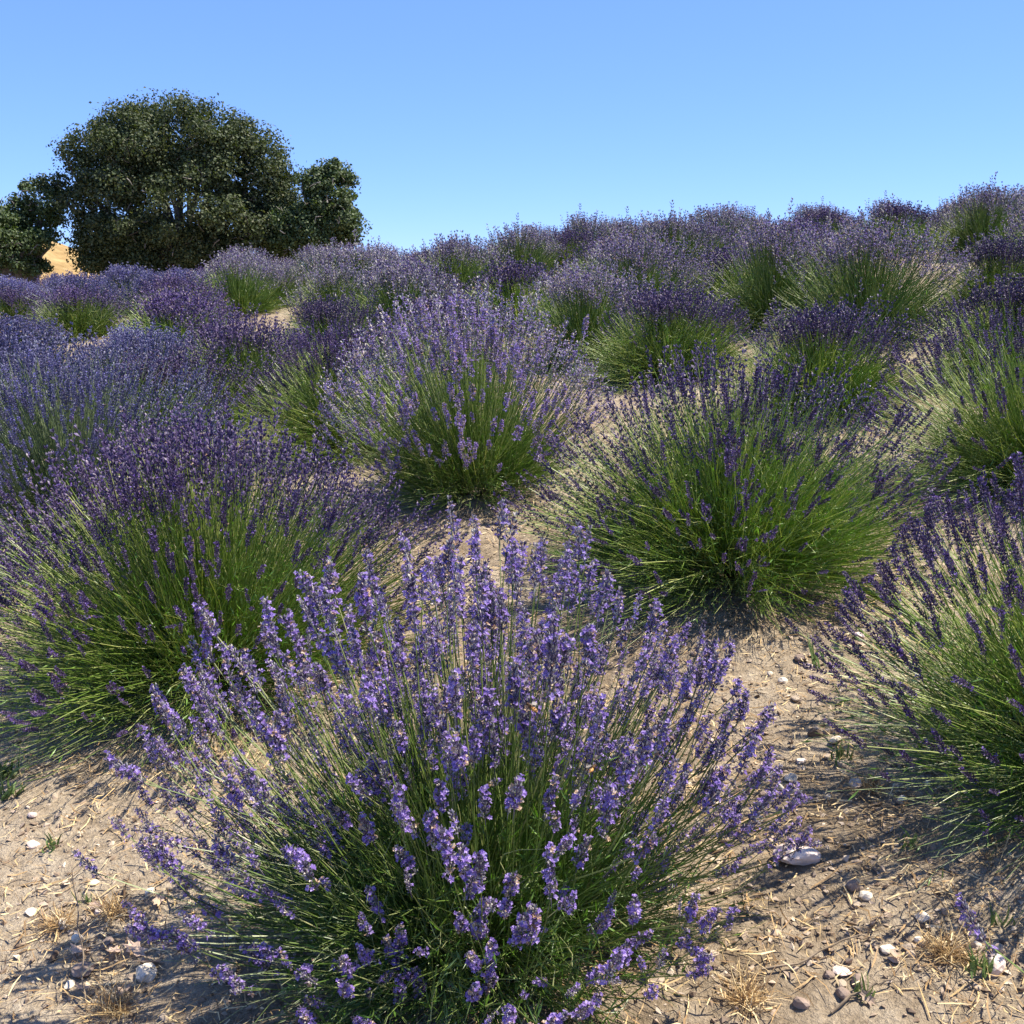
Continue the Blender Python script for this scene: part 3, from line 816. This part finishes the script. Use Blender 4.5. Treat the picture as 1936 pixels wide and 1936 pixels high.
stone('stone', -0.998, 2.394, 0.0146, CREAM_ROCK, 515, 'small white stone above the long grey brown one', flat=0.7, sub=ICO1)
stone('stone', -1.154, 2.516, 0.0166, CREAM_ROCK, 516, 'flat white stone near the left edge', flat=0.45, sub=ICO1)
stone('stone', -0.878, 2.552, 0.0169, CREAM_ROCK, 517, 'round cream stone beneath the left flowers of the nearest bush', flat=0.6, sub=ICO1)
stone('stone', -1.307, 2.908, 0.0148, PALE_ROCK, 518, 'single pale stone in the striped shade at the left', flat=0.6, sub=ICO1)
stone('stone', -1.258, 2.784, 0.0198, PALE_ROCK, 519, 'pale stone at the edge of the striped shade at the left', flat=0.6, sub=ICO1)
stone('stone', -1.034, 2.602, 0.0159, CREAM_ROCK, 520, 'white flat stone above the pink one at the lower left', flat=0.45, sub=ICO1)
stone('stone', 0.766, 2.865, 0.0204, PALE_ROCK, 521, 'flat pale stone in the gap above the big rock', flat=0.4, sub=ICO1)
stone('stone', 0.87, 2.711, 0.0207, PALE_ROCK, 522, 'half sunk pale stone in the striped shade at the right', flat=0.5, sub=ICO1)
stone('clod', 0.878, 2.929, 0.0224, CREAM_ROCK, 523, 'white stone beside a dark clod between the bushes', flat=0.5, sub=ICO1)
stone('clod', 0.832, 2.969, 0.0242, CLOD, 524, 'dark clod of earth between the bushes', flat=0.7, sub=ICO1)
stone('stone', 0.825, 3.323, 0.0186, CREAM_ROCK, 525, 'round white stone under the broad green bush', flat=0.6, sub=ICO1)
stone('stone', 0.926, 3.408, 0.0208, PALE_ROCK, 526, 'pale stone in the shade edge of the broad green bush', flat=0.5, sub=ICO1)
stone('stone', 1.138, 3.599, 0.0256, PALE_ROCK, 527, 'pale stone lying beside the lower black hose', flat=0.5, sub=ICO1)

rng = np.random.default_rng(404)
proto_meshes = []
for k in range(8):
    v, f, m = rock_arrays(rng, ICO1, rng.uniform(.4, .8), 6)
    proto_meshes.append(mesh("pebble", v, f, [[GRAVEL, CREAM_ROCK, BROWN_ROCK, GRAVEL][k % 4]]))
for (xr, yr, cnt, lab) in [((-1.2, -.45), (1.55, 2.5), 26, "small pebble on the straw strewn soil at the lower left"),
                           ((.55, 1.25), (1.5, 2.2), 34, "small pebble on the soil at the lower right"),
                           ((.45, 1.2), (2.4, 3.6), 40, "small pebble on the soil between the nearest and the broad green bush"),
                           ((1.5, 2.3), (3.4, 6.6), 26, "small pebble on the open path at the right")]:
    for k in range(cnt):
        px, py = rng.uniform(*xr), rng.uniform(*yr); s_ = rng.uniform(.009, .021)
        kk = int(rng.integers(8)); o = link("pebble", proto_meshes[kk])
        o.location = (px, py, float(H(px, py)) + s_ * .3); o.rotation_euler = (0, 0, rng.uniform(0, 6.28)); o.scale = (s_,) * 3
        colr = ("speckled", "cream", "brown", "speckled")[kk % 4]
        sz = "tiny" if s_ < .013 else "small" if s_ < .017 else "larger"
        tag(o, lab.replace("small pebble", sz + " " + colr + " pebble"), "pebble", lab.replace("small pebble", "pebbles"))

# ------------------------------------------------------------------ fallen oak leaves
def leaf_mesh(rng):
    n = 14; pts = []
    for k in range(n):
        a = 2 * math.pi * k / n
        rr = (1 if k % 2 == 0 else .62) * rng.uniform(.85, 1.1)
        pts.append((math.cos(a) * rr * 1.0, math.sin(a) * rr * .55))
    bend = rng.uniform(.15, .6); tw = rng.normal(0, .35)
    V = [(0, 0, 0)]
    for (x, y) in pts: V.append((x, y, bend * y * y * 1.4 + .25 * bend * x * x + tw * x * y))
    for (x, y) in pts: V.append((x * .55, y * .55, bend * y * y * .4 + tw * x * y * .3))
    F = []
    for k in range(n):
        a, b = k, (k + 1) % n
        F += [(0, 1 + n + a, 1 + n + b), (1 + n + a, 1 + a, 1 + b), (1 + n + a, 1 + b, 1 + n + b)]
    V = np.array(V, float); V[:, 2] -= V[:, 2].min()
    return mesh("dry_leaf", V, np.array(F), [DRY_LEAF])
rng = np.random.default_rng(31)
LEAVES = [leaf_mesh(rng) for _ in range(6)]
def dry_leaf(x, y, s_, label, group=None):
    o = link("dry_leaf", LEAVES[rng.integers(6)])
    o.location = (x, y, float(H(x, y)) + .012); o.rotation_euler = (rng.normal(0, .3), rng.normal(0, .3), rng.uniform(0, 6.28)); o.scale = (s_ * 1.35,) * 3
    tag(o, label, "dry leaf", group)
dry_leaf(-0.845, 2.335, 0.0276, 'broad tan oak leaf curled on the soil at the lower left')
dry_leaf(-0.794, 2.284, 0.0301, 'pointed tan oak leaf behind the cream white stone')
dry_leaf(-0.973, 2.342, 0.0244, 'pale oak leaf left of the thin dark stalk')
dry_leaf(-0.925, 2.282, 0.0206, 'folded oak leaf right of the thin dark stalk')
dry_leaf(-0.825, 2.199, 0.0214, 'pinkish oak leaf below the cream white stone')
dry_leaf(-0.892, 2.334, 0.0211, 'small bleached oak leaf between two larger ones')
dry_leaf(-0.844, 2.511, 0.0192, 'oak leaf under the left flowers of the nearest bush')
dry_leaf(-0.996, 2.508, 0.0209, 'yellow oak leaf beside the pink stone')
dry_leaf(-0.918, 2.208, 0.0169, 'oak leaf lying at the foot of the thin dark stalk')
dry_leaf(0.678, 1.969, 0.0164, 'tan leaf near the bottom edge at the lower right')
dry_leaf(0.759, 2.064, 0.0143, 'golden dry leaf under the flat white stone')

# ------------------------------------------------------------------ tufts of dry grass and green seedlings
def tuft(name, x, y, n, L, spread, mat, seed, label, cat, w=.0022, group=None):
    rng = np.random.default_rng(seed)
    if mat is STRAW: n, w, L, spread = n * 3, w * .45, L * .85, 89
    ph = rng.uniform(0, 6.28, n); th = np.radians(spread) * rng.random(n) ** .5; ln = L * rng.uniform(.3, 1.15, n)
    d = np.stack([np.cos(ph) * np.sin(th), np.sin(ph) * np.sin(th), np.cos(th)], 1)
    b = np.stack([rng.normal(0, L * .2, n), rng.normal(0, L * .2, n), np.zeros(n)], 1)
    tip = b + d * ln[:, None]; mid = (b + tip) / 2 + rng.normal(0, L * .12, (n, 3)) + [0, 0, L * .08]
    t = np.linspace(0, 1, 5)[None, :, None]
    P = (1 - t) ** 2 * b[:, None] + 2 * t * (1 - t) * mid[:, None] + t * t * tip[:, None]
    P[:, :, 2] = np.maximum(P[:, :, 2], .002)
    sd = norm(np.cross(d, rng.normal(size=(n, 3))))
    hw = sd[:, None] * (w * np.array([.6, 1, .9, .6, .15]))[None, :, None]
    V = np.stack([P - hw, P + hw], 2).reshape(-1, 3)
    f = np.array([(2 * k + a, 2 * k + b_, 2 * k + c) for k in range(4) for a, b_, c in ((0, 1, 3), (0, 3, 2))])
    F = (f[None] + (np.arange(n) * 10)[:, None, None]).reshape(-1, 3)
    o = link(name, mesh(name, V, F, [mat])); o.location = (x, y, float(H(x, y)))
    tag(o, label, cat, group); return o
SEEDLING = plant_mat("seedling_green", [(0, (.07, .12, .03)), (1, (.16, .23, .07))], .45, .3, .4, .1)
tuft('dry_grass_tuft', 0.86, 2.056, 70, 0.089, 75, STRAW, 600, 'spiky golden straw tuft at the lower right', 'dry grass', w=0.0022)
tuft('dry_grass_tuft', -0.83, 2.148, 60, 0.120, 60, STRAW, 603, 'long loose straw clump at the bottom left', 'dry grass', w=0.0022)
tuft('dry_grass_tuft', -1.065, 2.456, 80, 0.075, 80, STRAW, 604, 'matted rusty grass near the left edge', 'dry grass', w=0.0022)
tuft('dry_grass_tuft', -0.941, 2.479, 60, 0.076, 80, STRAW, 605, 'matted pale grass beside the pink stone', 'dry grass', w=0.0022)
tuft('dry_grass_tuft', 0.45, 1.986, 60, 0.091, 80, STRAW, 607, 'golden straw clump at the bottom, right of the nearest bush', 'dry grass', w=0.0022)
tuft('dry_grass_tuft', 0.903, 2.68, 40, 0.075, 80, STRAW, 609, 'straw clump in the striped shade at the right', 'dry grass', w=0.0022)
tuft('seedling', -1.2, 2.754, 12, 0.063, 25, SEEDLING, 610, 'single green seedling at the left, below the striped shade', 'seedling', w=0.003)
tuft('seedling', 0.908, 2.004, 22, 0.061, 30, SEEDLING, 611, 'green grassy seedling beside the angular pale rock', 'seedling', w=0.0028)
tuft('seedling', 0.864, 2.836, 18, 0.065, 40, SEEDLING, 612, 'green seedling between the bushes, above the big rock', 'seedling', w=0.0028)
tuft('seedling', -1.496, 3.174, 34, 0.097, 60, SEEDLING, 613, 'leafy green weed at the left edge', 'seedling', w=0.005)
tuft('seedling', -1.44, 3.03, 26, 0.077, 60, SEEDLING, 614, 'lower leafy green weed at the left edge', 'seedling', w=0.005)
tuft('seedling', 0.956, 3.408, 16, 0.095, 35, SEEDLING, 615, 'green seedling at the shaded foot of the broad green bush', 'seedling', w=0.003)
tuft('seedling', 0.903, 2.42, 12, 0.049, 50, SEEDLING, 616, 'green seedling in the striped shade at the right', 'seedling', w=0.003)
tuft('seedling', 0.681, 1.979, 12, 0.050, 30, SEEDLING, 617, 'thin green seedling at the bottom right beside a tan leaf', 'seedling', w=0.0025)
tuft('seedling', 0.995, 2.131, 12, 0.049, 30, SEEDLING, 618, 'small green seedling above the angular pale rock', 'seedling', w=0.0025)
tuft('seedling', -1.026, 2.538, 10, 0.039, 50, SEEDLING, 619, 'tiny green seedling above the pink stone', 'seedling', w=0.003)

# ------------------------------------------------------------------ twigs lying about
def twig(pts, r, label, lift=.006):
    P = np.array([(x, y, float(H(x, y)) + z) for x, y, z in pts])
    t = np.linspace(0, 1, 12); idx = t * (len(P) - 1)
    Q = np.stack([np.interp(idx, np.arange(len(P)), P[:, k]) for k in range(3)], 1)
    rng = np.random.default_rng(int(abs(pts[0][0]) * 1000)); Q += rng.normal(0, .002, Q.shape)
    c = Q[0].copy(); V, F, M = tubes((Q - c)[None], np.linspace(r, r * .5, 12)[None], 5)
    o = link("twig", mesh("twig", V, F, [TWIG])); o.location = c; tag(o, label, "twig"); return o
twig([(0.496, 2.059, 0.01), (0.583, 2.072, 0.012), (0.679, 2.114, 0.02), (0.746, 2.126, 0.01)], 0.0028, 'long thin twig lying right of the nearest bush')
twig([(-0.889, 2.157, 0), (-0.924, 2.24, 0.09), (-0.969, 2.332, 0.14), (-0.975, 2.353, 0.2)], 0.0022, 'thin dark stalk standing at the lower left')
twig([(0.602, 1.947, 0.01), (0.684, 1.989, 0.02), (0.739, 2.002, 0.015)], 0.003, 'grey twig near the bottom edge at the lower right')
twig([(-1.001, 2.352, 0.01), (-0.921, 2.364, 0.012), (-0.864, 2.375, 0.01)], 0.0022, 'thin straight twig behind the oak leaves')
twig([(-1.177, 2.578, 0.01), (-1.111, 2.61, 0.012), (-1.061, 2.673, 0.015)], 0.0024, 'thin curved twig above the matted rusty grass')
twig([(0.858, 2.035, 0.01), (0.948, 2.068, 0.012), (1.035, 2.111, 0.015)], 0.0025, 'thin twig at the right edge, above the angular pale rock')

# ------------------------------------------------------------------ drip hoses
def hose(pts, label):
    P = np.array([(x, y, float(H0(x, y)) + .022) for x, y in pts])
    t = np.linspace(0, 1, 40); idx = t * (len(P) - 1)
    Q = np.stack([np.interp(idx, np.arange(len(P)), P[:, k]) for k in range(3)], 1)
    for _ in range(6): Q[1:-1] = (Q[:-2] + Q[1:-1] * 2 + Q[2:]) / 4
    c = Q[0].copy(); V, F, M = tubes((Q - c)[None], np.full((1, 40), .011), 10)
    o = link("drip_hose", mesh("drip_hose", V, F, [HOSE], smooth=True)); o.location = c
    tag(o, label, "hose"); return o
hose([(2.778, 9.023), (3.07, 8.675), (3.309, 8.471), (3.66, 8.041)], 'black drip hose crossing the path at the upper right')
hose([(1.173, 4.161), (1.254, 3.934), (1.311, 3.737), (1.342, 3.426)], 'black drip hose lying between the broad green bush and the right edge bush')

# ------------------------------------------------------------------ honey bees
BEE_BODY = plant_mat("bee_amber", [(0, (.55, .24, .05)), (1, (.65, .32, .08))], .5, .1, .4, .1)
BEE_DARK = rock_mat("bee_brown", (.04, .025, .015), (.12, .07, .035), 300)
BEE_WING = plant_mat("bee_wing", [(0, (.55, .50, .42)), (1, (.55, .50, .42))], .2, .6, .6, 0)
def bee(loc, rot, label):
    e = empty("honey_bee", loc, rot); tag(e, label, "bee")
    def ball(c, r): v, f = ICO1; return v * np.array(r) + np.array(c), f, np.zeros(len(f), int)
    V, F, M = ball((0, 0, 0), (.0032, .0034, .0030)); link("thorax", mesh("thorax", V, F, [BEE_DARK], smooth=True), e)
    V, F, M = ball((0, .0048, -.0006), (.0021, .0017, .0022)); link("head", mesh("head", V, F, [BEE_DARK], smooth=True), e)
    ab = [ball((0, -.0075, -.0006), (.0031, .0058, .0030))]
    V, F, M = ab[0]; V = V.copy(); tp = np.clip((-.006 - V[:, 1]) / .008, 0, 1); V[:, 0] *= 1 - .35 * tp; V[:, 2] *= 1 - .35 * tp
    M = ((V[F].mean(1)[:, 1] * 900).astype(int) % 3 == 0).astype(int)
    link("abdomen", mesh("abdomen", V, F, [BEE_BODY, BEE_DARK], M, smooth=True), e)
    for sx in (-1, 1):
        w = np.array([(0, 0, .0022), (sx * .004, .0018, .0045), (sx * .0095, -.0005, .0055), (sx * .0085, -.004, .005), (sx * .004, -.0045, .0038)])
        link("wing", mesh("wing", w, np.array([(0, 1, 2), (0, 2, 3), (0, 3, 4)]), [BEE_WING]), e)
        for k in range(3):
            y0 = .002 - .0022 * k
            P = np.array([[(sx * .002, y0, -.002), (sx * .0045, y0, -.0035), (sx * .0055, y0 - .001, -.006)]], float)
            V, F, M = tubes(P, np.full((1, 3), .0003), 4); link("leg", mesh("leg", V, F, [BEE_DARK]), e)
    e.scale = (1.15,) * 3
    return e
bee((.028, 1.66, .985), (.5, .2, 1.1), "orange honey bee flying in the middle of the nearest bush")
bee((.13, 1.72, .86), (.3, -.6, -.7), "brown honey bee at a flower, right of the orange one")
